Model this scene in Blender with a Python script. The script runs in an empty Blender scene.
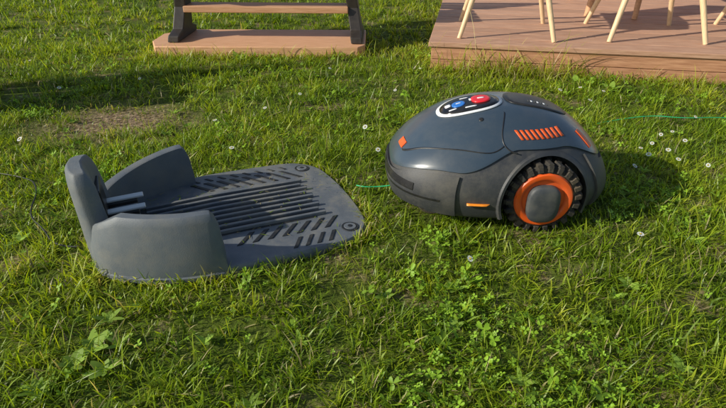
import bpy, bmesh, math, random
import numpy as np
from mathutils import Vector, Matrix
rad=math.radians
random.seed(4); rng=np.random.default_rng(7)
sc=bpy.context.scene
sc.view_settings.view_transform='Standard'; sc.view_settings.look='None'
sc.view_settings.exposure=0; sc.view_settings.gamma=1

# ------------------------------------------------------------------ materials
def mat(name,col,rough=.5,col2=None,scale=20,detail=4,bump=0,bscale=200,spec=.5,metal=0,dust=None,dustamt=.0,coat=0,stretch=None,rndobj=0):
    m=bpy.data.materials.new(name); m.use_nodes=True
    nt=m.node_tree; N=nt.nodes; L=nt.links; b=N['Principled BSDF']
    b.inputs['Roughness'].default_value=rough; b.inputs['Metallic'].default_value=metal
    b.inputs['Specular IOR Level'].default_value=spec
    b.inputs['Coat Weight'].default_value=coat; b.inputs['Coat Roughness'].default_value=.18
    tc=N.new('ShaderNodeTexCoord'); mp=N.new('ShaderNodeMapping')
    L.new(tc.outputs['Object'],mp.inputs['Vector'])
    if stretch: mp.inputs['Scale'].default_value=stretch
    n=N.new('ShaderNodeTexNoise'); n.inputs['Scale'].default_value=scale; n.inputs['Detail'].default_value=detail
    n.inputs['Roughness'].default_value=.6
    L.new(mp.outputs[0],n.inputs['Vector'])
    r=N.new('ShaderNodeValToRGB'); r.color_ramp.elements[0].position=.32; r.color_ramp.elements[1].position=.68
    r.color_ramp.elements[0].color=(*col,1); r.color_ramp.elements[1].color=(*(col2 or col),1)
    L.new(n.outputs['Fac'],r.inputs['Fac']); out=r.outputs['Color']
    if rndobj:
        oi=N.new('ShaderNodeObjectInfo'); hs=N.new('ShaderNodeHueSaturation')
        mr=N.new('ShaderNodeMapRange'); mr.inputs['To Min'].default_value=1-rndobj; mr.inputs['To Max'].default_value=1+rndobj
        L.new(oi.outputs['Random'],mr.inputs['Value']); L.new(mr.outputs[0],hs.inputs['Value']); L.new(out,hs.inputs['Color']); out=hs.outputs['Color']
        ad=N.new('ShaderNodeVectorMath'); ad.operation='ADD'; L.new(tc.outputs['Object'],ad.inputs[0])
        cm=N.new('ShaderNodeVectorMath'); cm.operation='SCALE'; cm.inputs[0].default_value=(7,5,9); L.new(oi.outputs['Random'],cm.inputs['Scale'])
        L.new(cm.outputs[0],ad.inputs[1]); L.new(ad.outputs[0],mp.inputs['Vector'])
    if dust:
        n3=N.new('ShaderNodeTexNoise'); n3.inputs['Scale'].default_value=9; n3.inputs['Detail'].default_value=8; n3.inputs['Roughness'].default_value=.75
        L.new(tc.outputs['Object'],n3.inputs['Vector'])
        r3=N.new('ShaderNodeValToRGB'); r3.color_ramp.elements[0].position=.45; r3.color_ramp.elements[1].position=.72
        r3.color_ramp.elements[0].color=(0,0,0,1); r3.color_ramp.elements[1].color=(dustamt,)*3+(1,)
        L.new(n3.outputs['Fac'],r3.inputs['Fac'])
        mx=N.new('ShaderNodeMixRGB'); mx.inputs['Color2'].default_value=(*dust,1)
        L.new(r3.outputs['Color'],mx.inputs['Fac']); L.new(out,mx.inputs['Color1']); out=mx.outputs['Color']
        mr=N.new('ShaderNodeMapRange'); mr.inputs['To Min'].default_value=rough; mr.inputs['To Max'].default_value=min(1,rough+.5)
        L.new(r3.outputs['Color'],mr.inputs['Value']); L.new(mr.outputs[0],b.inputs['Roughness'])
    L.new(out,b.inputs['Base Color'])
    if bump:
        n2=N.new('ShaderNodeTexNoise'); n2.inputs['Scale'].default_value=bscale; n2.inputs['Detail'].default_value=3
        L.new(mp.outputs[0],n2.inputs['Vector'])
        bp=N.new('ShaderNodeBump'); bp.inputs['Strength'].default_value=bump; bp.inputs['Distance'].default_value=.002
        L.new(n2.outputs['Fac'],bp.inputs['Height']); L.new(bp.outputs[0],b.inputs['Normal'])
    return m
DUST=(.26,.23,.17)
M_station=mat('station_plastic',(.10,.116,.134),.55,(.13,.147,.164),14,bump=.3,bscale=500,dust=DUST,dustamt=.4)
M_plate=mat('plate_plastic',(.11,.122,.136),.42,(.155,.168,.182),18,bump=.3,bscale=400,dust=DUST,dustamt=.7)
M_rib=mat('rib_dark',(.010,.011,.013),.6,(.022,.024,.026),60,dust=DUST,dustamt=.3)
M_shell=mat('mower_shell',(.036,.056,.080),.30,(.042,.063,.088),6,bump=.04,bscale=900,dust=DUST,dustamt=.12,coat=.45)
M_skirt=mat('mower_skirt',(.034,.036,.041),.5,(.043,.045,.05),20,bump=.3,bscale=700,dust=DUST,dustamt=.28)
M_black=mat('black_plastic',(.012,.012,.013),.35,(.018,.018,.02),30,dust=DUST,dustamt=.15)
M_gloss=mat('gloss_black',(.01,.01,.012),.15,dust=DUST,dustamt=.1)
M_tire=mat('tire_rubber',(.02,.019,.018),.85,(.05,.042,.032),40,bump=.5,bscale=300,dust=(.16,.12,.07),dustamt=.8)
M_orange=mat('orange_plastic',(.80,.11,.012),.4,(.75,.095,.01),30,dust=DUST,dustamt=.2)
M_olab=mat('orange_label',(.9,.27,.02),.4)
M_white=mat('white_print',(.75,.76,.78),.4)
M_red=mat('red_button',(.7,.02,.03),.3)
M_blue=mat('blue_button',(.03,.17,.55),.3)
M_metal=mat('contact_metal',(.6,.6,.58),.4,metal=.2)
M_hub=mat('hub_gray',(.045,.05,.058),.55,(.055,.062,.07),20,bump=.1,dust=DUST,dustamt=.3)
M_deck=mat('deck_wood',(.40,.20,.12),.7,(.63,.38,.25),9,8,bump=.5,bscale=14,stretch=(1,14,14),rndobj=.14)
M_fascia=mat('fascia_wood',(.36,.16,.08),.7,(.58,.30,.17),9,8,bump=.5,bscale=14,stretch=(1,12,12),rndobj=.12)
M_bench=mat('bench_wood',(.50,.25,.12),.6,(.68,.39,.22),8,8,bump=.4,bscale=14,stretch=(1,14,14),rndobj=.1)
M_chair=mat('chair_leg_wood',(.68,.46,.25),.5,(.8,.58,.36),10,6,stretch=(12,12,1))
M_seat=mat('chair_seat',(.7,.68,.64),.4)
M_iron=mat('dark_iron',(.025,.02,.018),.5,(.05,.04,.033),25,bump=.3)
M_green=mat('green_wire',(.02,.42,.16),.45)
M_cable=mat('black_cable',(.015,.015,.015),.5)

EC=(-1.02,2.05)
def ground_mat():
    m=bpy.data.materials.new('lawn_soil'); m.use_nodes=True; nt=m.node_tree;N=nt.nodes;L=nt.links;b=N['Principled BSDF']
    b.inputs['Roughness'].default_value=.95; b.inputs['Specular IOR Level'].default_value=.1
    tc=N.new('ShaderNodeTexCoord')
    n=N.new('ShaderNodeTexNoise'); n.inputs['Scale'].default_value=6; n.inputs['Detail'].default_value=10; n.inputs['Roughness'].default_value=.7
    n2=N.new('ShaderNodeTexNoise'); n2.inputs['Scale'].default_value=60; n2.inputs['Detail'].default_value=6
    for q in(n,n2): L.new(tc.outputs['Object'],q.inputs['Vector'])
    r=N.new('ShaderNodeValToRGB'); e=r.color_ramp.elements
    e[0].position=.3;e[0].color=(.05,.07,.010,1);e[1].position=.7;e[1].color=(.16,.18,.03,1)
    x=e.new(.5);x.color=(.09,.12,.018,1)
    L.new(n.outputs['Fac'],r.inputs['Fac'])
    r2=N.new('ShaderNodeValToRGB'); r2.color_ramp.elements[0].color=(.09,.055,.03,1); r2.color_ramp.elements[1].color=(.38,.28,.17,1)
    r2.color_ramp.elements[0].position=.35;r2.color_ramp.elements[1].position=.65
    L.new(n2.outputs['Fac'],r2.inputs['Fac'])
    sub=N.new('ShaderNodeVectorMath'); sub.operation='SUBTRACT'; sub.inputs[1].default_value=(EC[0],EC[1],0); L.new(tc.outputs['Object'],sub.inputs[0])
    ml=N.new('ShaderNodeVectorMath'); ml.operation='MULTIPLY'; ml.inputs[1].default_value=(3.2,4.5,0); L.new(sub.outputs[0],ml.inputs[0])
    ln=N.new('ShaderNodeVectorMath'); ln.operation='LENGTH'; L.new(ml.outputs[0],ln.inputs[0])
    mr=N.new('ShaderNodeMapRange'); mr.inputs['From Min'].default_value=1.3; mr.inputs['From Max'].default_value=.4
    L.new(ln.outputs['Value'],mr.inputs['Value'])
    mm=N.new('ShaderNodeMath'); mm.operation='MAXIMUM'; L.new(mr.outputs[0],mm.inputs[0])
    m3=N.new('ShaderNodeMapRange'); m3.inputs['From Min'].default_value=.52; m3.inputs['From Max'].default_value=.66
    L.new(n.outputs['Fac'],m3.inputs['Value']); L.new(m3.outputs[0],mm.inputs[1])
    mx=N.new('ShaderNodeMixRGB'); L.new(mm.outputs[0],mx.inputs['Fac']); L.new(r.outputs['Color'],mx.inputs['Color1']); L.new(r2.outputs['Color'],mx.inputs['Color2'])
    L.new(mx.outputs[0],b.inputs['Base Color'])
    bp=N.new('ShaderNodeBump'); bp.inputs['Strength'].default_value=.9; bp.inputs['Distance'].default_value=.01
    L.new(n2.outputs['Fac'],bp.inputs['Height']); L.new(bp.outputs[0],b.inputs['Normal'])
    return m
def leaf_mat(name,rough=.42,trans=.45,spec=.45):
    m=bpy.data.materials.new(name); m.use_nodes=True; nt=m.node_tree;N=nt.nodes;L=nt.links;b=N['Principled BSDF']
    b.inputs['Roughness'].default_value=rough; b.inputs['Specular IOR Level'].default_value=spec
    a=N.new('ShaderNodeAttribute'); a.attribute_name='Col'
    L.new(a.outputs['Color'],b.inputs['Base Color'])
    t=N.new('ShaderNodeBsdfTranslucent'); g=N.new('ShaderNodeMixRGB'); g.blend_type='MULTIPLY'; g.inputs['Fac'].default_value=1
    g.inputs['Color2'].default_value=(1.5,1.4,.5,1); L.new(a.outputs['Color'],g.inputs['Color1']); L.new(g.outputs[0],t.inputs['Color'])
    mx=N.new('ShaderNodeMixShader'); mx.inputs['Fac'].default_value=trans
    L.new(b.outputs[0],mx.inputs[1]); L.new(t.outputs[0],mx.inputs[2]); L.new(mx.outputs[0],N['Material Output'].inputs['Surface'])
    return m

# ------------------------------------------------------------------ helpers
def empty(name,loc=(0,0,0),rz=0,parent=None):
    o=bpy.data.objects.new(name,None); o.location=loc; o.rotation_euler=(0,0,rz); o.empty_display_size=.1
    sc.collection.objects.link(o)
    if parent: o.parent=parent
    return o
def mk(name,verts,faces,m,parent=None,smooth=True,angle=35,bevel=0,seg=2,loc=None,rot=None):
    me=bpy.data.meshes.new(name); me.from_pydata([tuple(v) for v in verts],[],faces); me.validate(); me.update()
    bm=bmesh.new(); bm.from_mesh(me); bmesh.ops.recalc_face_normals(bm,faces=bm.faces); bm.to_mesh(me); bm.free()
    if m: me.materials.append(m)
    if smooth:
        me.shade_smooth(); me.set_sharp_from_angle(angle=rad(angle))
    o=bpy.data.objects.new(name,me); sc.collection.objects.link(o)
    if parent: o.parent=parent
    if loc: o.location=loc
    if rot: o.rotation_euler=rot
    if bevel:
        b=o.modifiers.new('b','BEVEL'); b.width=bevel; b.segments=seg; b.limit_method='ANGLE'; b.angle_limit=rad(30)
    return o
def box(name,c,s,m,parent=None,bevel=.002,rot=None,seg=2):
    x,y,z=[q/2 for q in s]
    v=[(i*x,j*y,k*z) for i in(-1,1) for j in(-1,1) for k in(-1,1)]
    f=[(0,1,3,2),(4,6,7,5),(0,4,5,1),(2,3,7,6),(0,2,6,4),(1,5,7,3)]
    return mk(name,v,f,m,parent,smooth=False,bevel=bevel,seg=seg,loc=c,rot=rot)
def prism(name,pts,z0,z1,m,parent=None,bevel=.0,inset=0):
    n=len(pts)
    v=[(p[0],p[1],z0) for p in pts]+[(p[0],p[1],z1) for p in pts]
    f=[tuple(range(n-1,-1,-1)),tuple(range(n,2*n))]+[(i,(i+1)%n,n+(i+1)%n,n+i) for i in range(n)]
    return mk(name,v,f,m,parent,bevel=bevel)
def tube(name,p0,p1,r0,r1,m,parent=None,n=12):
    p0=Vector(p0);p1=Vector(p1);d=(p1-p0).normalized();a=d.orthogonal().normalized();b=d.cross(a)
    v=[];
    for p,r in((p0,r0),(p1,r1)):
        for i in range(n):
            t=2*math.pi*i/n; v.append(p+a*r*math.cos(t)+b*r*math.sin(t))
    f=[tuple(range(n-1,-1,-1)),tuple(range(n,2*n))]+[(i,(i+1)%n,n+(i+1)%n,n+i) for i in range(n)]
    return mk(name,v,f,m,parent,bevel=.001)
def curve(name,pts,r,m,parent=None):
    c=bpy.data.curves.new(name,'CURVE'); c.dimensions='3D'; c.bevel_depth=r; c.bevel_resolution=2
    s=c.splines.new('NURBS'); s.points.add(len(pts)-1); s.use_endpoint_u=True; s.order_u=3
    for p,q in zip(s.points,pts): p.co=(*q,1)
    c.materials.append(m); o=bpy.data.objects.new(name,c); sc.collection.objects.link(o)
    if parent:o.parent=parent
    return o
def catmull(P,n,closed=False):
    P=np.array(P,float); out=[]; N=len(P)
    rngi=range(N) if closed else range(N-1)
    for i in rngi:
        g=lambda k:P[k%N] if closed else P[min(max(k,0),N-1)]
        p0,p1,p2,p3=g(i-1),g(i),g(i+1),g(i+2)
        for j in range(n):
            t=j/n
            out.append(.5*((2*p1)+(-p0+p2)*t+(2*p0-5*p1+4*p2-p3)*t*t+(-p0+3*p1-3*p2+p3)*t**3))
    if not closed: out.append(P[-1])
    return np.array(out)

# ------------------------------------------------------------------ camera, light
cam=bpy.data.cameras.new('camera'); co=bpy.data.objects.new('camera',cam); sc.collection.objects.link(co)
cam.sensor_width=36; cam.lens=26.2; cam.clip_end=500; cam.clip_start=.02
co.location=(0,0,.8); co.rotation_euler=(rad(60),0,0); sc.camera=co
EL=27; sd=Vector((-.955,-.30,0)).normalized()
sv=Vector((sd.x*math.cos(rad(EL)),sd.y*math.cos(rad(EL)),math.sin(rad(EL))))
sl=bpy.data.lights.new('sun','SUN'); sl.energy=5.0; sl.angle=rad(.5); sl.color=(1,.95,.82)
so=bpy.data.objects.new('sun',sl); sc.collection.objects.link(so); so.rotation_euler=sv.to_track_quat('Z','Y').to_euler(); so.location=(-4,-2,4)
w=bpy.data.worlds.new('World'); sc.world=w; w.use_nodes=True; nt=w.node_tree
st=nt.nodes.new('ShaderNodeTexSky'); st.sky_type='NISHITA'; st.sun_disc=False; st.sun_elevation=rad(EL); st.sun_rotation=math.atan2(sd.x,sd.y)
nt.links.new(st.outputs[0],nt.nodes['Background'].inputs[0]); nt.nodes['Background'].inputs[1].default_value=.115

# ------------------------------------------------------------------ ground
S=150
g=mk('ground',[(-S,-S,0),(S,-S,0),(S,S,0),(-S,S,0)],[(0,1,2,3)],ground_mat(),smooth=False)

# ------------------------------------------------------------------ charging station
ST_A=rad(25); ST_O=(-.075,1.432)
st_e=empty('mower_charging_station',(ST_O[0],ST_O[1],0),ST_A)
half=[(.026,.0),(.020,.12),(.002,.20),(-.055,.253),(-.16,.266),(-.40,.264),(-.53,.235),(-.63,.165),(-.680,.09),(-.694,0)]
full=[(x,-y) for x,y in half]+[(x,y) for x,y in half[-2:0:-1]]
outl=catmull(full,6,True)
def zplate(x): return .016+.014*min(1,max(0,-x/.35))
def plate():
    n=len(outl); c=np.array([-.33,0]); rings=[]
    for sc_,dz in((1.0,-1),(1.0,-.012),(.992,-.004),(.978,0),(.9,0),(.55,0),(.2,0)):
        p=c+(outl-c)*sc_
        rings.append([(q[0],q[1],0.0 if dz==-1 else zplate(q[0])+dz) for q in p])
    v=[q for r in rings for q in r]; f=[]
    for k in range(len(rings)-1):
        for i in range(n): f.append((k*n+i,k*n+(i+1)%n,(k+1)*n+(i+1)%n,(k+1)*n+i))
    f.append(tuple((len(rings)-1)*n+i for i in range(n)))
    return mk('base_plate',v,f,M_plate,st_e)
plate()
def strip(name,poly,h,m,down=.003):
    n=len(poly); v=[(x,y,zplate(x)-down) for x,y in poly]+[(x,y,zplate(x)+h) for x,y in poly]
    f=[tuple(range(n-1,-1,-1)),tuple(range(n,2*n))]+[(i,(i+1)%n,n+(i+1)%n,n+i) for i in range(n)]
    return mk(name,v,f,m,st_e,smooth=False,bevel=.0012)
def strip2(name,x0,x1,y0,y1,h,m):
    xs=np.linspace(x0,x1,6); v=[];f=[]
    for x in xs: v+=[(x,y0,zplate(x)-.002),(x,y0,zplate(x)+h),(x,y1,zplate(x)+h),(x,y1,zplate(x)-.002)]
    for i in range(5):
        for k in range(3): a=i*4+k; f.append((a,a+1,a+5,a+4))
    f+= [(0,1,2,3),(20,21,22,23)]
    return mk(name,v,f,m,st_e,smooth=False,bevel=.0015)
strip2('recess_panel',-.57,-.115,-.118,.118,.0015,M_rib)
for i in range(9):
    y=-.106+.212*i/8
    strip2('rib_%d'%(i+1),-.55,-.085-.012*(i%2),y-.005,y+.005,.010,M_plate)
def para(name,x,y,l,wd,sk,m,h=.0022):
    strip(name,[(x-wd/2,y-l/2),(x+wd/2,y-l/2),(x+wd/2+sk,y+l/2),(x-wd/2+sk,y+l/2)],h,m)
for i in range(8):
    x=-.075-.04*i
    para('slot_far_%d'%i,x,.172,.062,.015,-.05,M_rib)
    para('slot_far_inner_%d'%i,x-.028,.222,.02,.010,-.016,M_rib)
for i in range(7):
    x=-.06-.04*i
    para('slot_near_%d'%i,x-.05,-.155,.05,.015,.045,M_rib)
for i in range(4): para('slot_edge_%d'%i,-.125-.032*i,-.222,.045,.012,.028,M_rib)
for s in(-1,1):
    for r,h,m in((.024,.002,M_rib),(.017,.0035,M_plate),(.007,.0045,M_rib)):
        strip('screw_ring',[(-.05+r*math.cos(t),s*.2+r*math.sin(t)) for t in np.linspace(0,2*math.pi,24,endpoint=False)],h,m)
def sweep(name,path,hf,thb,tht,lean,m):
    P=catmull(path,8); n=len(P); d=np.gradient(P,axis=0); d/=np.linalg.norm(d,axis=1)[:,None]
    nrm=np.stack([d[:,1],-d[:,0]],1)
    s=np.concatenate([[0],np.cumsum(np.linalg.norm(np.diff(P,axis=0),axis=1))]); Ltot=s[-1]
    v=[];K=0
    for i in range(n):
        h=hf(s[i]/Ltot,s[i],Ltot)
        prof=[(.5*thb+.004,0),(.5*thb+.004,.07),(.5*thb,.085),(.5*thb-.1*lean,.45),(.5*tht-lean*.6,.88),(.5*tht-lean-.002,.97),(.5*tht-lean-.007,1.0),
              (-.5*tht-lean+.007,1.0),(-.5*tht-lean+.002,.98),(-.5*tht-lean*.9,.86),(-.5*thb,0)]
        K=len(prof)
        for o_,z_ in prof:
            q=P[i]+nrm[i]*o_; v.append((q[0],q[1],.010+h*z_))
    f=[]
    for i in range(n-1):
        for k in range(K-1): a=i*K+k; f.append((a,a+1,a+K+1,a+K))
        f.append((i*K,i*K+K,i*K+2*K-1,i*K+K-1))
    f+=[tuple(range(K)),tuple((n-1)*K+k for k in range(K))]
    return mk(name,v,f,m,st_e,angle=32)
def hnear(t,s,L):
    h=.166
    e=(L-s)/.028
    if e<1: h*= .35+.65*math.sqrt(max(0,1-(1-e)**2))
    if t<.3: h=h-.05*(1-t/.3)
    return h
path_n=[(-.668,-.085),(-.648,-.128),(-.605,-.168),(-.545,-.204),(-.47,-.230),(-.395,-.240)]
sweep('guard_wall_near',path_n,hnear,.05,.034,.006,M_station)
def hfar(t,s,L):
    h=.150
    e=(L-s)/.028
    if e<1: h*= .35+.65*math.sqrt(max(0,1-(1-e)**2))
    h-=.055*(1-t)**1.3
    return h
o=sweep('guard_wall_far',path_n,hfar,.05,.034,.006,M_station)
for v in o.data.vertices: v.co.y*=-1
o.data.flip_normals()
def tower():
    v=[];K=32; zs=[.0,.05,.11,.17,.215,.238,.249,.254]
    for z in zs:
        t=z/.25
        cx=-.672-.010*t; hw=.118-.026*t; th=.034-.008*t
        if z>.22: k=(z-.22)/.034; hw*=1-.12*k*k; th*=1-.4*k*k
        for i in range(K):
            a=2*math.pi*i/K; c,s_=math.cos(a),math.sin(a)
            ex=.35
            px=th*math.copysign(abs(c)**ex,c); py=hw*math.copysign(abs(s_)**ex,s_)
            v.append((cx+px+2.0*py*py,py,z-(.12*py+.9*py*py)*(t>.85)))
    f=[]
    for k in range(len(zs)-1):
        for i in range(K): f.append((k*K+i,k*K+(i+1)%K,(k+1)*K+(i+1)%K,(k+1)*K+i))
    f.append(tuple(range(K))); f.append(tuple((len(zs)-1)*K+i for i in range(K)))
    return mk('charging_tower',v,f,M_station,st_e,angle=45,bevel=.003)
tower()
box('tower_face',(-.642,0,.125),(.012,.10,.13),M_black,st_e,.004,rot=(0,rad(-3),0))
box('tower_foot',(-.60,0,.05),(.07,.15,.07),M_station,st_e,.012,seg=3)
for s in(-1,1):
    box('charging_contact',(-.597,s*.032,.121),(.10,.022,.006),M_metal,st_e,.002)
    box('contact_arm',(-.606,s*.032,.111),(.085,.028,.013),M_black,st_e,.003)

# ------------------------------------------------------------------ mower
mw=empty('robotic_lawn_mower',(.40,1.44,0),rad(0))
RG=np.array([
 (.042,-.285,.262,.195,2.4),
 (.052,-.310,.286,.218,2.5),
 (.10, -.325,.300,.232,2.6),
 (.145,-.318,.288,.229,2.6),
 (.188,-.290,.262,.214,2.5),
 (.232,-.243,.222,.183,2.4),
 (.266,-.192,.176,.147,2.4),
 (.290,-.135,.124,.108,2.3),
 (.304,-.070,.064,.062,2.2),
 (.308,.0,.0,.0005,2.0)])
def ring(v):
    v=min(max(v,0),9); i=min(int(v),8); t=v-i
    g=lambda k:RG[min(max(k,0),9)]
    p0,p1,p2,p3=g(i-1),g(i),g(i+1),g(i+2)
    return .5*((2*p1)+(-p0+p2)*t+(2*p0-5*p1+4*p2-p3)*t*t+(-p0+3*p1-3*p2+p3)*t**3)
def P0(phi,v):
    z,f,b,w_,n=ring(v); c=(f+b)/2; ax=max((b-f)/2,.0004); w_=max(w_,.0004)
    cs,sn=math.cos(phi),math.sin(phi)
    r=(abs(cs)**n+abs(sn)**n)**(-1/n)
    return Vector((c+ax*r*cs,w_*r*sn,z))
def PN(phi,v,off):
    p=P0(phi,v); e=.02
    v2=min(v,8.7)
    a=P0(phi+e,v2)-P0(phi-e,v2); b=P0(phi,min(v2+.05,9))-P0(phi,max(v2-.05,0))
    n=a.cross(b)
    if n.length<1e-12: n=Vector((0,0,1))
    n.normalize()
    if n.z<-.5: n=-n
    return p+n*off
def body_patch(name,ph0,ph1,nph,vlo,vhi,nv,off,m,thick=.006,closed=False,cap=True):
    v=[];f=[]; phs=np.linspace(ph0,ph1,nph,endpoint=not closed)
    rows=nv+3
    for ph in phs:
        a,b=vlo(ph),vhi(ph)
        col=[PN(ph,a,off-thick)]
        for k in range(nv+1): 
            o_=off
            if k==0: o_=off-.0012
            col.append(PN(ph,a+(b-a)*k/nv,o_))
        col.append(PN(ph,b,off-thick) if b<8.9 else PN(ph,b,off))
        v+=col
    n=len(phs)
    for i in range(n if closed else n-1):
        j=(i+1)%n
        for k in range(rows-1): f.append((i*rows+k,j*rows+k,j*rows+k+1,i*rows+k+1))
    if not closed:
        f.append(tuple(range(rows))); f.append(tuple((n-1)*rows+k for k in range(rows)))
    return mk(name,v,f,m,mw,angle=40)
def core():
    nph=144; nv=72; v=[];f=[]
    for k in range(nv+1):
        for i in range(nph): v.append(PN(2*math.pi*i/nph,9*k/nv,0))
    for k in range(nv):
        for i in range(nph): f.append((k*nph+i,k*nph+(i+1)%nph,(k+1)*nph+(i+1)%nph,(k+1)*nph+i))
    f.append(tuple(range(nph))); f.append(tuple(nv*nph+i for i in range(nph)))
    return mk('skirt_body',v,f,M_skirt,mw,angle=40)
body=core()
WX,WZ,WR=.082,.103,.103
for s in(-1,1):
    n=64; vv=[]
    for y in(.135,.30):
        for i in range(n): a=2*math.pi*i/n; vv.append((WX+.119*math.cos(a),s*y,WZ+.119*math.sin(a)))
    ff=[tuple(range(n)),tuple(range(2*n-1,n-1,-1))]+[(i,(i+1)%n,n+(i+1)%n,n+i) for i in range(n)]
    c=mk('cut',vv,ff,M_black,mw,smooth=False)
    bo=body.modifiers.new('arch','BOOLEAN'); bo.object=c; bo.operation='DIFFERENCE'; bo.solver='EXACT'
    bpy.context.view_layer.update()
    dg=bpy.context.evaluated_depsgraph_get(); me=bpy.data.meshes.new_from_object(body.evaluated_get(dg))
    body.modifiers.clear(); body.data=me; bpy.data.objects.remove(c)
body.data.shade_smooth(); body.data.set_sharp_from_angle(angle=rad(40))
def ang(ph): return abs(((ph-math.pi)+math.pi)%(2*math.pi)-math.pi)
def sm(a,b,x): t=min(1,max(0,(x-a)/(b-a))); return t*t*(3-2*t)
def seam(ph):
    a=ang(ph)
    return 3.05+.75*sm(.25,1.0,a)+1.25*sm(1.1,1.65,a)-1.2*sm(2.15,2.8,a)
body_patch('upper_shell',0,2*math.pi,180,seam,lambda p:9,46,.006,M_shell,closed=True)
body_patch('front_bumper',math.pi-1.12,math.pi+1.12,90,lambda p:1.0,lambda p:seam(p)-.22,16,.007,M_skirt)
body_patch('bumper_groove',math.pi-1.0,math.pi+1.0,80,lambda p:1.95,lambda p:2.12,2,.0078,M_black,thick=.004)
body_patch('rear_bumper',-.75,.75,60,lambda p:.9,lambda p:seam(p)-.25,16,.006,M_skirt)
body_patch('nose_sensor_bar',math.pi-.35,math.pi+.75,40,lambda p:2.3,lambda p:2.75,4,.009,M_black,thick=.006)
def surf(x,y):
    lo,hi=0.,9.
    for _ in range(30):
        m_=(lo+hi)/2; z,f,b,w_,n=ring(m_); c=(f+b)/2; ax=max((b-f)/2,1e-4); w_=max(w_,1e-4)
        F=(abs((x-c)/ax))**n+(abs(y/w_))**n
        if F<1: lo=m_
        else: hi=m_
    return ring(lo)[0]
def side(x,zv,s=-1):
    lo,hi=2.,9.
    for _ in range(30):
        m_=(lo+hi)/2
        if ring(m_)[0]<zv: lo=m_
        else: hi=m_
    z,f,b,w_,n=ring(lo); c=(f+b)/2; ax=(b-f)/2
    q=1-min(1,abs((x-c)/ax))**n
    return Vector((x,s*w_*max(0,q)**(1/n),z))
def snorm_s(x,z,s):
    e=.003; a=side(x+e,z,s)-side(x-e,z,s); b=side(x,z+e,s)-side(x,z-e,s); n=a.cross(b).normalized()
    if n.y*s<0: n=-n
    return n
def decal_side(name,poly,off,m,s=-1,sub=6):
    v=[];f=[]
    for i in range(sub+1):
        for j in range(sub+1):
            u,t=i/sub,j/sub
            x=(1-u)*(1-t)*poly[0][0]+u*(1-t)*poly[1][0]+u*t*poly[2][0]+(1-u)*t*poly[3][0]
            z=(1-u)*(1-t)*poly[0][1]+u*(1-t)*poly[1][1]+u*t*poly[2][1]+(1-u)*t*poly[3][1]
            v.append(side(x,z,s)+snorm_s(x,z,s)*off)
    for i in range(sub):
        for j in range(sub): a=i*(sub+1)+j; f.append((a,a+1,a+sub+2,a+sub+1))
    o=mk(name,v,f,m,mw); sd_=o.modifiers.new('s','SOLIDIFY'); sd_.thickness=.002; sd_.offset=0
    return o
def ribbon(name,pts,wd,off,m,s):
    P=catmull(pts,6); v=[];f=[]
    d=np.gradient(P,axis=0); d/=np.linalg.norm(d,axis=1)[:,None]
    for (x,z),(dx,dz) in zip(P,d):
        for q in(-1,1):
            X=x-dz*wd*q*.5; Z=z+dx*wd*q*.5
            v.append(side(X,Z,s)+snorm_s(X,Z,s)*off)
    for i in range(len(P)-1): f.append((2*i,2*i+1,2*i+3,2*i+2))
    o=mk(name,v,f,m,mw); sd_=o.modifiers.new('s','SOLIDIFY'); sd_.thickness=.0012; sd_.offset=0
    return o
for s in(-1,1):
    for i in range(9):
        x=.012+.0138*i
        decal_side('vent_stripe',[(x,.252),(x+.0075,.252),(x-.0085,.270),(x-.016,.270)],.0068,M_orange,s,3)
    decal_side('warning_label',[(-.125,.080),(-.065,.076),(-.065,.097),(-.125,.098)],.009,M_olab,s)
    decal_side('label_print',[(-.118,.086),(-.102,.086),(-.102,.093),(-.118,.093)],.0105,M_black,s,2)
    ribbon('shell_seam',[(-.02,.298),(-.03,.28),(-.036,.262),(-.034,.245),(-.02,.232),(.0,.226)],.0028,.0062,M_black,s)
    ribbon('shell_crease',[(-.285,.185),(-.23,.212),(-.15,.226),(-.07,.226),(-.034,.240)],.0022,.0062,M_black,s)
def decal_top(name,pts_in,off,m,thick=.002):
    n=len(pts_in[0]); v=[];f=[]
    for r in pts_in:
        for x,y in r: v.append((x,y,surf(x,y)+off))
    for k in range(len(pts_in)-1):
        for i in range(n): f.append((k*n+i,k*n+(i+1)%n,(k+1)*n+(i+1)%n,(k+1)*n+i))
    f.append(tuple((len(pts_in)-1)*n+i for i in range(n)))
    o=mk(name,v,f,m,mw); sd_=o.modifiers.new('s','SOLIDIFY'); sd_.thickness=thick; sd_.offset=0; return o
def ell(cx,cy,a,b,n=48,p=2.3): 
    o=[]
    for i in range(n):
        t=2*math.pi*i/n; c,s=math.cos(t),math.sin(t); o.append((cx+a*math.copysign(abs(c)**(2/p),c),cy+b*math.copysign(abs(s)**(2/p),s)))
    return o
def rings(cx,cy,a,b,k=6,**kw): return [ell(cx,cy,a*(1-j/k)+1e-4,b*(1-j/k)+1e-4,**kw) for j in range(k)]
PX,PY=-.103,-.016
decal_top('panel_rim',rings(PX,PY,.090,.062),.0085,M_white)
decal_top('panel_glass',rings(PX,PY,.081,.053),.0100,M_gloss)
decal_top('stop_button',rings(PX+.032,PY+.004,.026,.026,4),.0125,M_red,.005)
decal_top('start_button',rings(PX-.03,PY-.002,.018,.018,4),.0115,M_blue,.003)
decal_top('stop_mark',rings(PX+.032,PY+.004,.010,.004,2,n=16),.0155,M_white,.001)
for i,(dx,dy,a,b) in enumerate([(-.058,.006,.008,.010),(-.048,-.026,.011,.003),(-.01,.032,.012,.003),(.0,-.034,.016,.003),(-.03,.0,.007,.002),(.005,.012,.004,.008)]):
    decal_top('panel_print_%d'%i,rings(PX+dx,PY+dy,a,b,2,n=12,p=4),.0118 if i!=4 else .0135,M_white,.0008)
decal_top('top_cover',[ell(.085,0,.088*(1-j/6)+.0004,.055*(1-j/6)+.0004,p=3) for j in range(6)],.0078,M_black)
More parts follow.
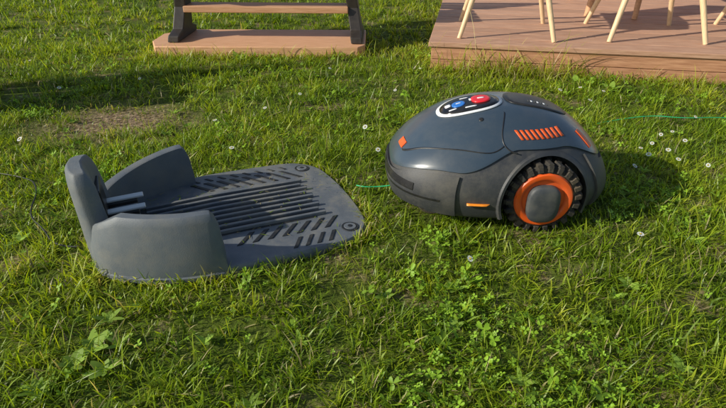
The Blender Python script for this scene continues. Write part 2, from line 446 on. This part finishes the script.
for i in range(7): decal_top('cover_mark',rings(.06+.009*i,-.022,.0025,.005,2,n=10,p=4),.0092,M_white if i%2 else M_hub,.0008)
decal_top('brand_logo',rings(-.085,-.108,.006,.006,2,n=16),.0075,M_black,.001)
def decal_ph(name,ph0,ph1,v0,v1,off,m):
    return body_patch(name,ph0,ph1,10,lambda p:v0,lambda p:v1,4,off,m,thick=.003)
decal_ph('nose_marker',math.pi+.10,math.pi+.30,3.95,4.30,.0085,M_orange)
decal_ph('tail_marker',-.60,-.52,4.5,5.5,.0085,M_orange)
decal_ph('tail_marker_far',.52,.60,4.5,5.5,.0085,M_orange)
for s in(-1,1):
    v=[];f=[];n=48
    for i in range(n+1):
        a=rad(-22)+rad(224)*i/n
        for dr,dy in((0,-.012),(0,.0035),(.007,.005),(.012,-.001),(.012,-.012)):
            x=WX+(.118+dr)*math.cos(a); z=WZ+(.118+dr)*math.sin(a)
            z=max(z,.052)
            p=side(x,max(z,.101),s); w0=abs(p.y)
            v.append((x,s*(w0+dy),z))
    for i in range(n):
        for k in range(4): q=i*5+k; f.append((q,q+1,q+6,q+5))
    mk('arch_lip',v,f,M_skirt,mw)
def lathe(name,prof,m,parent,loc,s,n=56):
    v=[];f=[];K=len(prof)
    for i in range(n):
        a=2*math.pi*i/n
        for r,y in prof: v.append((r*math.cos(a),s*y,r*math.sin(a)))
    for i in range(n):
        j=(i+1)%n
        for k in range(K-1): f.append((i*K+k,i*K+k+1,j*K+k+1,j*K+k))
    return mk(name,v,f,m,parent,loc=loc,angle=35)
for s in(-1,1):
    L0=(WX,s*.150,WZ)
    lathe('tire',[(.03,.0),(.085,.0),(.094,.006),(.096,.02),(.096,.048),(.091,.056),(.078,.060),(.074,.056),(.03,.054)],M_tire,mw,L0,s)
    v=[];f=[]
    NL=22
    for i in range(NL):
        for row in(0,1):
            a=2*math.pi*(i+.5*row)/NL; da=.085
            y0,y1=(.002,.030) if row==0 else (.030,.060)
            sk=.06 if row==0 else -.06
            b=len(v)
            for (aa,yy,rr) in((a-da,y0,.093),(a+da,y0,.093),(a+da+sk,y1,.090),(a-da+sk,y1,.090),
                              (a-da*.7,y0+.002,.1055),(a+da*.7,y0+.002,.1055),(a+da*.7+sk,y1-.002,.1045),(a-da*.7+sk,y1-.002,.1045)):
                v.append((rr*math.cos(aa),s*yy,rr*math.sin(aa)))
            f+=[(b,b+1,b+5,b+4),(b+1,b+2,b+6,b+5),(b+2,b+3,b+7,b+6),(b+3,b,b+4,b+7),(b+4,b+5,b+6,b+7)]
            if row==1:
                b=len(v)
                for (aa,rr,yy) in((a-da+sk,.098,.054),(a+da+sk,.098,.054),(a+da+sk,.082,.060),(a-da+sk,.082,.060)):
                    v.append((rr*math.cos(aa),s*yy,rr*math.sin(aa)))
                for (aa,rr,yy) in((a-da*.7+sk,.100,.063),(a+da*.7+sk,.100,.063),(a+da*.7+sk,.084,.0655),(a-da*.7+sk,.084,.0655)):
                    v.append((rr*math.cos(aa),s*yy,rr*math.sin(aa)))
                f+=[(b,b+1,b+5,b+4),(b+1,b+2,b+6,b+5),(b+2,b+3,b+7,b+6),(b+3,b,b+4,b+7),(b+4,b+5,b+6,b+7)]
    mk('tire_tread',v,f,M_tire,mw,smooth=False,loc=L0)
    lathe('hub_ring',[(.079,.050),(.0785,.062),(.075,.066),(.066,.067),(.060,.064),(.055,.058),(.0,.058)],M_orange,mw,L0,s)
    v=[];f=[];n=56;lv=[(1.0,.056),(1.0,.068),(.96,.073),(.88,.076),(.6,.0785),(.3,.0795)]
    for k,(q,y) in enumerate(lv):
        for i in range(n):
            a=2*math.pi*i/n; c_,s_=math.cos(a),math.sin(a); ex=2/2.9
            x=.044*math.copysign(abs(c_)**ex,c_); z=.052*math.copysign(abs(s_)**ex,s_)
            if z<0: z*=1.12
            v.append((q*x,s*y,q*z-.008))
    for k in range(len(lv)-1):
        for i in range(n): f.append((k*n+i,k*n+(i+1)%n,(k+1)*n+(i+1)%n,(k+1)*n+i))
    f.append(tuple((len(lv)-1)*n+i for i in range(n)))
    mk('hub_cap',v,f,M_hub,mw,loc=L0,angle=40)
    lathe('caster_wheel',[(.0,0),(.04,0),(.045,.008),(.045,.02),(.04,.028),(0,.028)],M_tire,mw,(-.2,s*.09,.045),s,32)
    box('caster_fork',(-.2,s*.104,.062),(.03,.04,.03),M_black,mw,.004)
prism('cutting_deck',[(.13*math.cos(t)-.05,.12*math.sin(t)) for t in np.linspace(0,2*math.pi,32,endpoint=False)],.028,.06,M_black,mw,.004)

# ------------------------------------------------------------------ deck
dk=empty('wooden_deck',(.363,2.837,0),rad(-10.6))
DH=.15; LEN=5.2
k=0;y=-.012
while y<2.9:
    box('deck_board_%d'%k,(LEN/2-.006,y+.0665,DH-.0125),(LEN+.02,.133,.025),M_deck,dk,.003); y+=.1405;k+=1
box('fascia_lower',(LEN/2,.009,.029),(LEN,.022,.058),M_fascia,dk,.002)
box('fascia_upper',(LEN/2,.008,.092),(LEN,.022,.062),M_fascia,dk,.002)
box('side_fascia_lower',(.010,1.49,.029),(2.9,.022,.058),M_fascia,dk,.002,rot=(0,0,rad(90)))
box('side_fascia_upper',(.009,1.49,.092),(2.9,.022,.062),M_fascia,dk,.002,rot=(0,0,rad(90)))
box('deck_core',(LEN/2,1.47,.06),(LEN-.06,2.82,.119),M_fascia,dk,0.001)

# ------------------------------------------------------------------ chairs / table
def chair(cx,cy,rz,hw=.25):
    e=empty('dining_chair',(cx,cy,DH),rz)
    H=.43
    for sx in(-1,1):
        for sy in(-1,1):
            tube('leg',(sx*hw,sy*hw,.0),(sx*.13,sy*.13,H),.012,.019,M_chair,e)
    tube('rail_x1',(-.14,-.16,.35),(.14,-.16,.35),.008,.008,M_iron,e); tube('rail_x2',(-.14,.16,.35),(.14,.16,.35),.008,.008,M_iron,e)
    v=[];f=[];nu,nvv=14,18
    for j in range(nvv+1):
        t=j/nvv
        if t<.5: yy=-.22+.42*(t/.5); zz=H+.012-.03*(1-t/.5)**3
        else:
            q=(t-.5)/.5; yy=.20+.10*q+.03*math.sin(q*math.pi/2); zz=H+.012+.40*q**1.15
        for i in range(nu+1):
            u=i/nu*2-1
            wd=.23*(1-.12*max(0,t-.5)*2-.1*(1-min(1,t*4)))
            v.append((u*wd,yy-.05*u*u*(1 if t>.5 else 0),zz+.05*u**4+.02*u*u))
    for j in range(nvv):
        for i in range(nu): a=j*(nu+1)+i; f.append((a,a+1,a+nu+2,a+nu+1))
    o=mk('seat_shell',v,f,M_seat,e,angle=60); s_=o.modifiers.new('s','SOLIDIFY'); s_.thickness=.008
    return e
chair(.80,3.10,rad(-10),.245)
chair(1.55,3.03,rad(-6),.24)
chair(2.28,2.98,rad(-14),.24)
tb=empty('garden_table',(2.1,3.75,DH),rad(-10))
for sx in(-1,1):
    for sy in(-1,1): tube('leg',(sx*.62,sy*.34,0),(sx*.55,sy*.3,.70),.02,.028,M_bench,tb)
for i in range(6): box('top_slat_%d'%i,(0,-.375+.15*i,.715),(1.5,.144,.028),M_bench,tb,.003)
tube('table_prop',(-.35,-.40,0),(-.32,-.30,.70),.016,.022,M_bench,tb)

# ------------------------------------------------------------------ benches
def bench(name,loc,rz):
    e=empty(name,loc,rz)
    for s in(-1,1):
        pts=[(-.18,0),(.18,0),(.175,.035),(.09,.06),(.06,.18),(.075,.33),(.2,.40),(.2,.43),(-.2,.43),(-.2,.40),(-.08,.33),(-.055,.18),(-.09,.06),(-.175,.035)]
        n=len(pts)
        X=lambda z,q: s*(.545-.16*z)+q*.033
        v=[(X(z,-1),y,z) for y,z in pts]+[(X(z,1),y,z) for y,z in pts]
        f=[tuple(range(n-1,-1,-1)),tuple(range(n,2*n))]+[(i,(i+1)%n,n+(i+1)%n,n+i) for i in range(n)]
        mk('side_frame',v,f,M_iron,e,smooth=False,bevel=.005)
        box('back_post',(s*.48,.215,.62),(.04,.03,.46),M_iron,e,.004,rot=(rad(-10),0,0))
    box('lower_stretcher',(0,0,.17),(.98,.16,.035),M_bench,e,.004)
    for i in range(4): box('seat_slat_%d'%i,(0,-.15+.1*i,.446),(1.24,.085,.028),M_bench,e,.004)
    for i in range(3): box('back_slat_%d'%i,(0,.205+.018*i,.55+.11*i),(1.24,.022,.085),M_bench,e,.004,rot=(rad(-10),0,0))
    return e
PLX,PLY=-.625,3.33
bench('shadow_caster_bench',(PLX+.05,PLY+.02,.062),rad(-2))
bench('shadow_caster_bench',(-2.30,2.10,0),rad(12))  # unseen second bench, added to cast the shadow band over the lawn
pl=[(-.64,-.10),(-.58,-.235),(.60,-.235),(.64,-.18),(.64,.235),(-.52,.235),(-.64,.10)]
plat=prism('wooden_platform',pl,0,.060,M_bench,None,.005); plat.location=(PLX,PLY,0); plat.rotation_euler=(0,0,rad(-1))

# ------------------------------------------------------------------ wires
curve('green_boundary_wire',[(-.02,1.45,.03),(.0,1.43,.035),(.04,1.44,.03),(.09,1.43,.04),(.14,1.45,.05),(.3,1.5,.02)],.0019,M_green)
curve('green_boundary_wire',[(.95,2.02,.01),(1.15,2.06,.035),(1.28,2.0,.04),(1.45,2.03,.035),(1.7,1.98,.03),(2.6,2.0,.02)],.0018,M_green)
curve('power_cable',[(-.74,1.13,.02),(-.80,1.13,.02),(-.86,1.2,.03),(-.95,1.28,.025),(-.99,1.42,.03),(-1.1,1.55,.015),(-1.4,1.6,.02)],.0022,M_cable)

# ------------------------------------------------------------------ grass
def vnoise(x,y,s,seed):
    r=np.random.default_rng(seed).random((256,256)); X=x/s+57.3; Y=y/s+91.7
    xi=np.floor(X).astype(int); yi=np.floor(Y).astype(int); fx=X-xi; fy=Y-yi; fx=fx*fx*(3-2*fx); fy=fy*fy*(3-2*fy)
    a=r[xi%256,yi%256];b=r[(xi+1)%256,yi%256];c=r[xi%256,(yi+1)%256];d=r[(xi+1)%256,(yi+1)%256]
    return (a*(1-fx)+b*fx)*(1-fy)+(c*(1-fx)+d*fx)*fy
def bladegeo(px,py,pz,L,W,az,lean,curl,seg,mode='blade',twist=None):
    n=len(px); V=np.zeros((n,2*seg+1,3)); x=px.copy();y=py.copy();z=pz.copy()
    tw=az+(twist if twist is not None else rng.normal(0,.7,n))
    sx,sy=-np.sin(tw),np.cos(tw)
    zmin=np.maximum(pz,.003)
    for k in range(seg+1):
        t=k/seg
        if mode=='blade': wd=W*.5*(1-.55*t**1.6)
        else: wd=W*.5*(.18+.82*math.sin(math.pi*min(1,t**.8*.93+.04)))
        if k<seg:
            V[:,2*k,0]=x-sx*wd;V[:,2*k,1]=y-sy*wd;V[:,2*k,2]=z
            V[:,2*k+1,0]=x+sx*wd;V[:,2*k+1,1]=y+sy*wd;V[:,2*k+1,2]=z
            a=lean+curl*(t+.5/seg); dl=L/seg
            x=x+np.cos(az)*np.sin(a)*dl; y=y+np.sin(az)*np.sin(a)*dl; z=np.maximum(z+np.cos(a)*dl,zmin)
        else: V[:,2*k,0]=x;V[:,2*k,1]=y;V[:,2*k,2]=z
    base=(np.arange(n)*(2*seg+1))[:,None]
    quads=np.concatenate([base+np.array([2*k,2*k+1,2*k+3,2*k+2])[None] for k in range(seg-1)],1).reshape(-1,4) if seg>1 else np.zeros((0,4),int)
    tris=base+np.array([2*seg-2,2*seg-1,2*seg])[None]
    tt=np.repeat(np.arange(seg+1)/seg,2)[:2*seg+1]
    return V.reshape(-1,3),quads,tris,tt
def buildmesh(name,parts,material):
    Vs=[];Q=[];T=[];C=[];off=0
    for V,q,t,c in parts:
        Vs.append(V);Q.append(q+off);T.append(t+off);C.append(c);off+=len(V)
    V=np.concatenate(Vs);Q=np.concatenate(Q);T=np.concatenate(T);C=np.concatenate(C)
    me=bpy.data.meshes.new(name); me.vertices.add(len(V)); me.vertices.foreach_set('co',V.astype(np.float32).ravel())
    li=np.concatenate([Q.ravel(),T.ravel()]).astype(np.int32); me.loops.add(len(li)); me.loops.foreach_set('vertex_index',li)
    ls=np.concatenate([np.arange(len(Q))*4,len(Q)*4+np.arange(len(T))*3]).astype(np.int32)
    me.polygons.add(len(ls)); me.polygons.foreach_set('loop_start',ls)
    me.update(calc_edges=True)
    at=me.attributes.new('Col','FLOAT_COLOR','POINT'); c4=np.ones((len(V),4),np.float32); c4[:,:3]=C; at.data.foreach_set('color',c4.ravel())
    me.polygons.foreach_set('use_smooth',np.ones(len(ls),bool))
    me.materials.append(material); o=bpy.data.objects.new(name,me); sc.collection.objects.link(o); return o
def inpoly(x,y,poly):
    ins=np.zeros(len(x),bool); n=len(poly)
    for i in range(n):
        x1,y1=poly[i];x2,y2=poly[(i+1)%n]
        c=((y1>y)!=(y2>y)); 
        with np.errstate(divide='ignore',invalid='ignore'): xx=(x2-x1)*(y-y1)/(y2-y1)+x1
        ins^=(c&(x<xx))
    return ins
def tw_(p,o,a): return [(o[0]+math.cos(a)*x-math.sin(a)*y,o[1]+math.sin(a)*x+math.cos(a)*y) for x,y in p]
cc=np.array([-.33,0])
ST_POLY=tw_([tuple(cc+(q-cc)*.985) for q in outl],ST_O,ST_A)
DK_POLY=tw_([(.0,.0),(LEN,0),(LEN,2.9),(0,2.9)],(.363,2.837),rad(-10.6))
PL_POLY=tw_(pl,(PLX,PLY),rad(-1))
def keep(x,y):
    k=~(inpoly(x,y,ST_POLY)|inpoly(x,y,DK_POLY)|inpoly(x,y,PL_POLY))
    for s in(-1,1): k&=~((abs(x-(.40+WX))<.05)&(abs(y-(1.44+s*.18))<.035))
    return k
def earth(x,y):
    d=np.hypot((x-EC[0])*2.7,(y-EC[1])*4.0)+1.3*(vnoise(x,y,.07,5)-.5)
    e1=np.clip((1.1-d)/.6,0,1)*.85
    e2=np.clip((vnoise(x,y,.26,61)*.5+vnoise(x,y,.08,62)*.5-.71)*7,0,.75)
    return np.maximum(e1,e2)
deep=np.array([.085,.175,.006]);mid=np.array([.31,.46,.018]);yel=np.array([.62,.68,.05]);straw=np.array([.72,.62,.30])
def grass_part(x0,x1,y0,y1,dens,Lm,Wm,seg,fn=None):
    n=int((x1-x0)*(y1-y0)*dens)
    nc=n//8; cx=rng.uniform(x0,x1,nc); cy=rng.uniform(y0,y1,nc)
    idx=rng.integers(0,nc,n); sp=.013
    dx=rng.normal(0,sp,n);dy=rng.normal(0,sp,n)
    x=cx[idx]+dx;y=cy[idx]+dy
    k=keep(x,y)
    if fn is not None:k&=fn(x,y)
    bare=vnoise(x,y,.11,11)*.6+vnoise(x,y,.035,12)*.4
    k&=(rng.random(n)<np.clip(.40+1.35*bare,0,1))
    k&=(rng.random(n)>.88*earth(x,y))
    x=x[k];y=y[k];dx=dx[k];dy=dy[k];idx=idx[k];n=len(x)
    hn=vnoise(x,y,.16,21)*.5+vnoise(x,y,.045,22)*.5
    L=Lm*(.35+1.3*hn)*rng.lognormal(0,.38,n)*(1-.5*earth(x,y)); L=np.minimum(L,Lm*3)
    ins=(np.abs((x-.4)/.33)**2.4+np.abs((y-1.44)/.235)**2.4)<1.05
    L=np.where(ins,np.minimum(L,.035),L)
    W=Wm*rng.lognormal(0,.3,n)
    az=np.arctan2(dy,dx)+rng.normal(0,.9,n)
    az=np.where(rng.random(n)<.35,rng.uniform(0,6.28,n),az)
    lean=np.abs(rng.normal(.4,.38,n)); curl=np.abs(rng.normal(.85,.6,n))
    flat=rng.random(n)<.22; lean=np.where(flat,rng.uniform(.8,1.45,n),lean); curl=np.where(flat,rng.uniform(-.1,.3,n),curl)
    V,q,t,tt=bladegeo(x,y,np.zeros(n),L,W,az,lean,curl,seg)
    f=vnoise(x,y,.45,31)*.4+vnoise(x,y,.12,32)*.4+rng.random(n)*.5-.12
    f=np.clip(f+ (cx[idx]*37.7%1-.5)*.4,0,1)[:,None]
    col=np.where(f<.5,deep+(mid-deep)*f*2,mid+(yel-mid)*(f-.5)*2)
    s=(rng.random(n)<(.04+.45*earth(x,y)+.08*(vnoise(x,y,.2,33)>.7)))[:,None]
    col=np.where(s,straw*rng.uniform(.5,1.05,(n,1)),col)
    sh=(.38+.67*tt)[None,:,None]  # shade down among the blades, painted as darker root colour
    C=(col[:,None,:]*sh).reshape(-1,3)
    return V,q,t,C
parts=[]
near=lambda x,y:(abs(x-.0)<.42+.74*y)
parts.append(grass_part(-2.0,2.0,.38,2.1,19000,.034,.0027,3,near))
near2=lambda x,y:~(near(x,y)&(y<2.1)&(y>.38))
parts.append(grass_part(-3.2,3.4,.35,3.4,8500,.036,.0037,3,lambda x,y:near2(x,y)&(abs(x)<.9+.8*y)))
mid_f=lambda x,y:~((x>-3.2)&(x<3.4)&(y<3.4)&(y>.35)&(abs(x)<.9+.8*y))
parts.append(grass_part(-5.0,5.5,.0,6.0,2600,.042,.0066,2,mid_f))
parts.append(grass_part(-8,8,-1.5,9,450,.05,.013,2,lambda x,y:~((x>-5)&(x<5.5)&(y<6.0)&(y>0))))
def edge_grass(pts,n,Lm,spread):
    P=np.array(pts); t=rng.random(n)*(len(P)-1); i=np.minimum(t.astype(int),len(P)-2); f=(t-i)[:,None]
    p=P[i]*(1-f)+P[i+1]*f; x=p[:,0]+rng.normal(0,spread,n); y=p[:,1]+rng.normal(0,spread,n); k=keep(x,y);x=x[k];y=y[k];n=len(x)
    L=Lm*rng.lognormal(0,.35,n); W=.0035*rng.lognormal(0,.2,n)
    V,q,tr,tt=bladegeo(x,y,np.zeros(n),L,W,rng.uniform(0,6.28,n),np.abs(rng.normal(.15,.25,n)),np.abs(rng.normal(1.2,.6,n)),5)
    f=rng.random(n)[:,None]; col=mid+(yel-mid)*f; s=(rng.random(n)<.3)[:,None]; col=np.where(s,straw*.9,col)
    return V,q,tr,(col[:,None,:]*(.5+.5*tt)[None,:,None]).reshape(-1,3)  # root shade painted into the edge blades' colour too
dkl=tw_([(-.03,-.03),(5.0,-.03)],(.363,2.837),rad(-10.6))
parts.append(edge_grass(dkl,2600,.06,.03))
parts.append(edge_grass(tw_([(.1,-.06),(.75,-.05)],(.363,2.837),rad(-10.6)),400,.14,.04))
parts.append(edge_grass(tw_([(-.66,-.26),(.66,-.26)],(PLX,PLY),0),700,.05,.02))
so_=[p for p in tw_([tuple(cc+(q-cc)*1.02) for q in outl],ST_O,ST_A)]
parts.append(edge_grass(so_+[so_[0]],1100,.032,.010))
def clippings(n):
    lx=rng.uniform(-.55,.0,n); ly=rng.normal(0,.12,n); k=(np.abs(ly)<.21); k&=(rng.random(n)<np.where(np.abs(ly)>.11,1,.5)); lx=lx[k];ly=ly[k];n=len(lx)
    z=np.array([zplate(q) for q in lx])+.0028+np.where(np.abs(ly)<.112,.008,0)
    c,s=math.cos(ST_A),math.sin(ST_A); x=ST_O[0]+c*lx-s*ly; y=ST_O[1]+s*lx+c*ly
    V,q,tr,tt=bladegeo(x,y,z,rng.uniform(.006,.022,n),rng.uniform(.0015,.003,n),rng.uniform(0,6.28,n),np.full(n,1.5),rng.uniform(-.1,.1,n),2)
    col=np.where((rng.random(n)<.5)[:,None],straw*.6,mid*.7)
    return V,q,tr,np.repeat(col,len(tt),0)
parts.append(clippings(220))
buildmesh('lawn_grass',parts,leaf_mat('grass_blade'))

def clover(n,zone):
    x=rng.uniform(zone[0],zone[1],n*6); y=rng.uniform(zone[2],zone[3],n*6)
    d=vnoise(x,y,.26,51)*.6+vnoise(x,y,.07,52)*.4
    k=(rng.random(len(x))<np.clip((d-.54)*4,0.03,1))&keep(x,y)&(abs(x)<.5+.8*y)
    k&=~((np.abs((x-.4)/.35)**2.4+np.abs((y-1.44)/.255)**2.4)<1)
    k&=earth(x,y)<.3
    x=x[k][:n];y=y[k][:n];n=len(x)
    r=.0052*rng.lognormal(0,.38,n); z=rng.uniform(.010,.028,n); az=rng.uniform(0,6.28,n)
    tx=rng.normal(0,.5,n);ty=rng.normal(0,.5,n)
    Vs=[];
    tmpl=np.array([(0,0),(.55,-.42),(1.05,-.45),(1.25,-.18),(1.12,0),(1.25,.18),(1.05,.45),(.55,.42)])
    for l in range(3):
        a=az+l*2.094
        c,s=np.cos(a)[:,None],np.sin(a)[:,None]
        X=(tmpl[:,0]*c-tmpl[:,1]*s)*r[:,None]; Y=(tmpl[:,0]*s+tmpl[:,1]*c)*r[:,None]
        Z=X*tx[:,None]+Y*ty[:,None]+(np.abs(tmpl[:,1])*.5*r[:,None])
        Vs.append(np.stack([x[:,None]+X,y[:,None]+Y,z[:,None]+Z],2))
    V=np.concatenate(Vs,0).reshape(-1,3); base=(np.arange(3*n)*8)[:,None]
    Q=np.concatenate([base+np.array([0,1,2,3])[None],base+np.array([0,3,4,5])[None],base+np.array([0,5,6,7])[None]],1).reshape(-1,4)
    col=np.array([.24,.40,.03])*rng.uniform(.5,1.4,(n,1)); col=np.tile(col,(3,1))
    C=np.repeat(col,8,0)
    return V,Q,np.zeros((0,3),int),C
buildmesh('clover',[clover(7000,(-1.7,1.8,.4,2.2)),clover(3000,(-2.6,3.,2.2,3.6))],leaf_mat('clover_leaf',.5,.3,.3))

WP=[]
def rosette(cx,cy,nl,L,W,colr):
    az=np.linspace(0,6.28,nl,endpoint=False)+rng.normal(0,.25,nl)
    n=nl
    V,q,t,tt=bladegeo(np.full(n,cx),np.full(n,cy),np.full(n,.008),L*rng.uniform(.6,1.15,n),W*rng.uniform(.7,1.2,n),az,rng.uniform(.8,1.25,n),rng.uniform(.1,.5,n),8,'leaf',rng.normal(0,.2,n))
    C=(np.array(colr)*rng.uniform(.7,1.25,(n,1)))[:,None,:]*np.ones((1,len(tt),1))
    WP.append((V,q,t,C.reshape(-1,3)))
def pix(u,v,z=0):
    dx=(u-363)/528;dy=(204-v)/528;zz=-.5+.866*dy;yy=.866+.5*dy;t=(.8-z)/-zz;return dx*t,yy*t
for u,v,nl,L,W in[(95,352,9,.046,.020),(75,368,7,.040,.017),(122,347,6,.034,.015),(105,374,7,.036,.016),(205,345,6,.03,.012),(455,292,6,.03,.012),(630,290,8,.035,.014),(615,300,7,.03,.012),(598,325,6,.035,.012),(455,330,6,.03,.012),(520,385,7,.035,.011),(300,345,6,.03,.010),(40,395,8,.038,.013),(690,245,6,.035,.012),(240,60,8,.07,.026),(110,322,7,.035,.012),(385,300,6,.03,.012),(680,370,6,.03,.012),(20,245,7,.04,.013),(610,92,9,.07,.026),(575,84,8,.06,.026)]:
    x,y=pix(u,v); rosette(x,y,nl,L,W,(.28,.42,.06))
for _ in range(200):
    x=rng.uniform(-1.8,1.9); y=rng.uniform(.5,3.0)
    if keep(np.array([x]),np.array([y]))[0] and ((x-.4)/.4)**2+((y-1.44)/.3)**2>1: rosette(x,y,int(rng.integers(5,9)),rng.uniform(.018,.034),rng.uniform(.007,.012),(.25,.39,.04))
buildmesh('broadleaf_weeds',WP,leaf_mat('weed_leaf',.5,.3,.3))

# daisies
M_pet=mat('daisy_petal',(.88,.88,.85),.6); M_yel=mat('daisy_centre',(.7,.45,.03),.7)
DV=[];DF=[];CV=[];CF=[]
dl=[(652,143),(640,150),(668,150),(660,137),(590,100),(603,93),(648,156),(685,140),(560,90),(232,150),(678,160),(30,60),(695,118),
    (215,120),(265,108),(300,95),(365,127),(378,150),(140,80),(60,90),(420,70),(330,70),(395,90),(635,165),(672,132),(580,88),(708,165),(20,140),(470,260),(640,235)]
for u,v in dl:
    x,y=pix(u,v,.05); r=random.uniform(.007,.010)
    tx,ty=random.uniform(-.3,.3),random.uniform(-.6,-.1); z0=random.uniform(.046,.06)
    for i in range(11):
        a=2*math.pi*i/11; b=len(DV)
        for rr,da in((.25,0),(.8,-.2),(1,0),(.8,.2)):
            X=r*rr*math.cos(a+da);Y=r*rr*math.sin(a+da); DV.append((x+X,y+Y,z0-X*tx-Y*ty+.001))
        DF.append((b,b+1,b+2,b+3))
    b=len(CV); CV+= [(x+.0025*math.cos(k),y+.0025*math.sin(k),z0+.002) for k in np.linspace(0,2*math.pi,8,endpoint=False)]+[(x,y,z0+.004)]
    CF+=[(b+i,b+(i+1)%8,b+8) for i in range(8)]
de=empty('daisies'); mk('petals',DV,DF,M_pet,de,smooth=False); mk('centres',CV,CF,M_yel,de)
print('done')
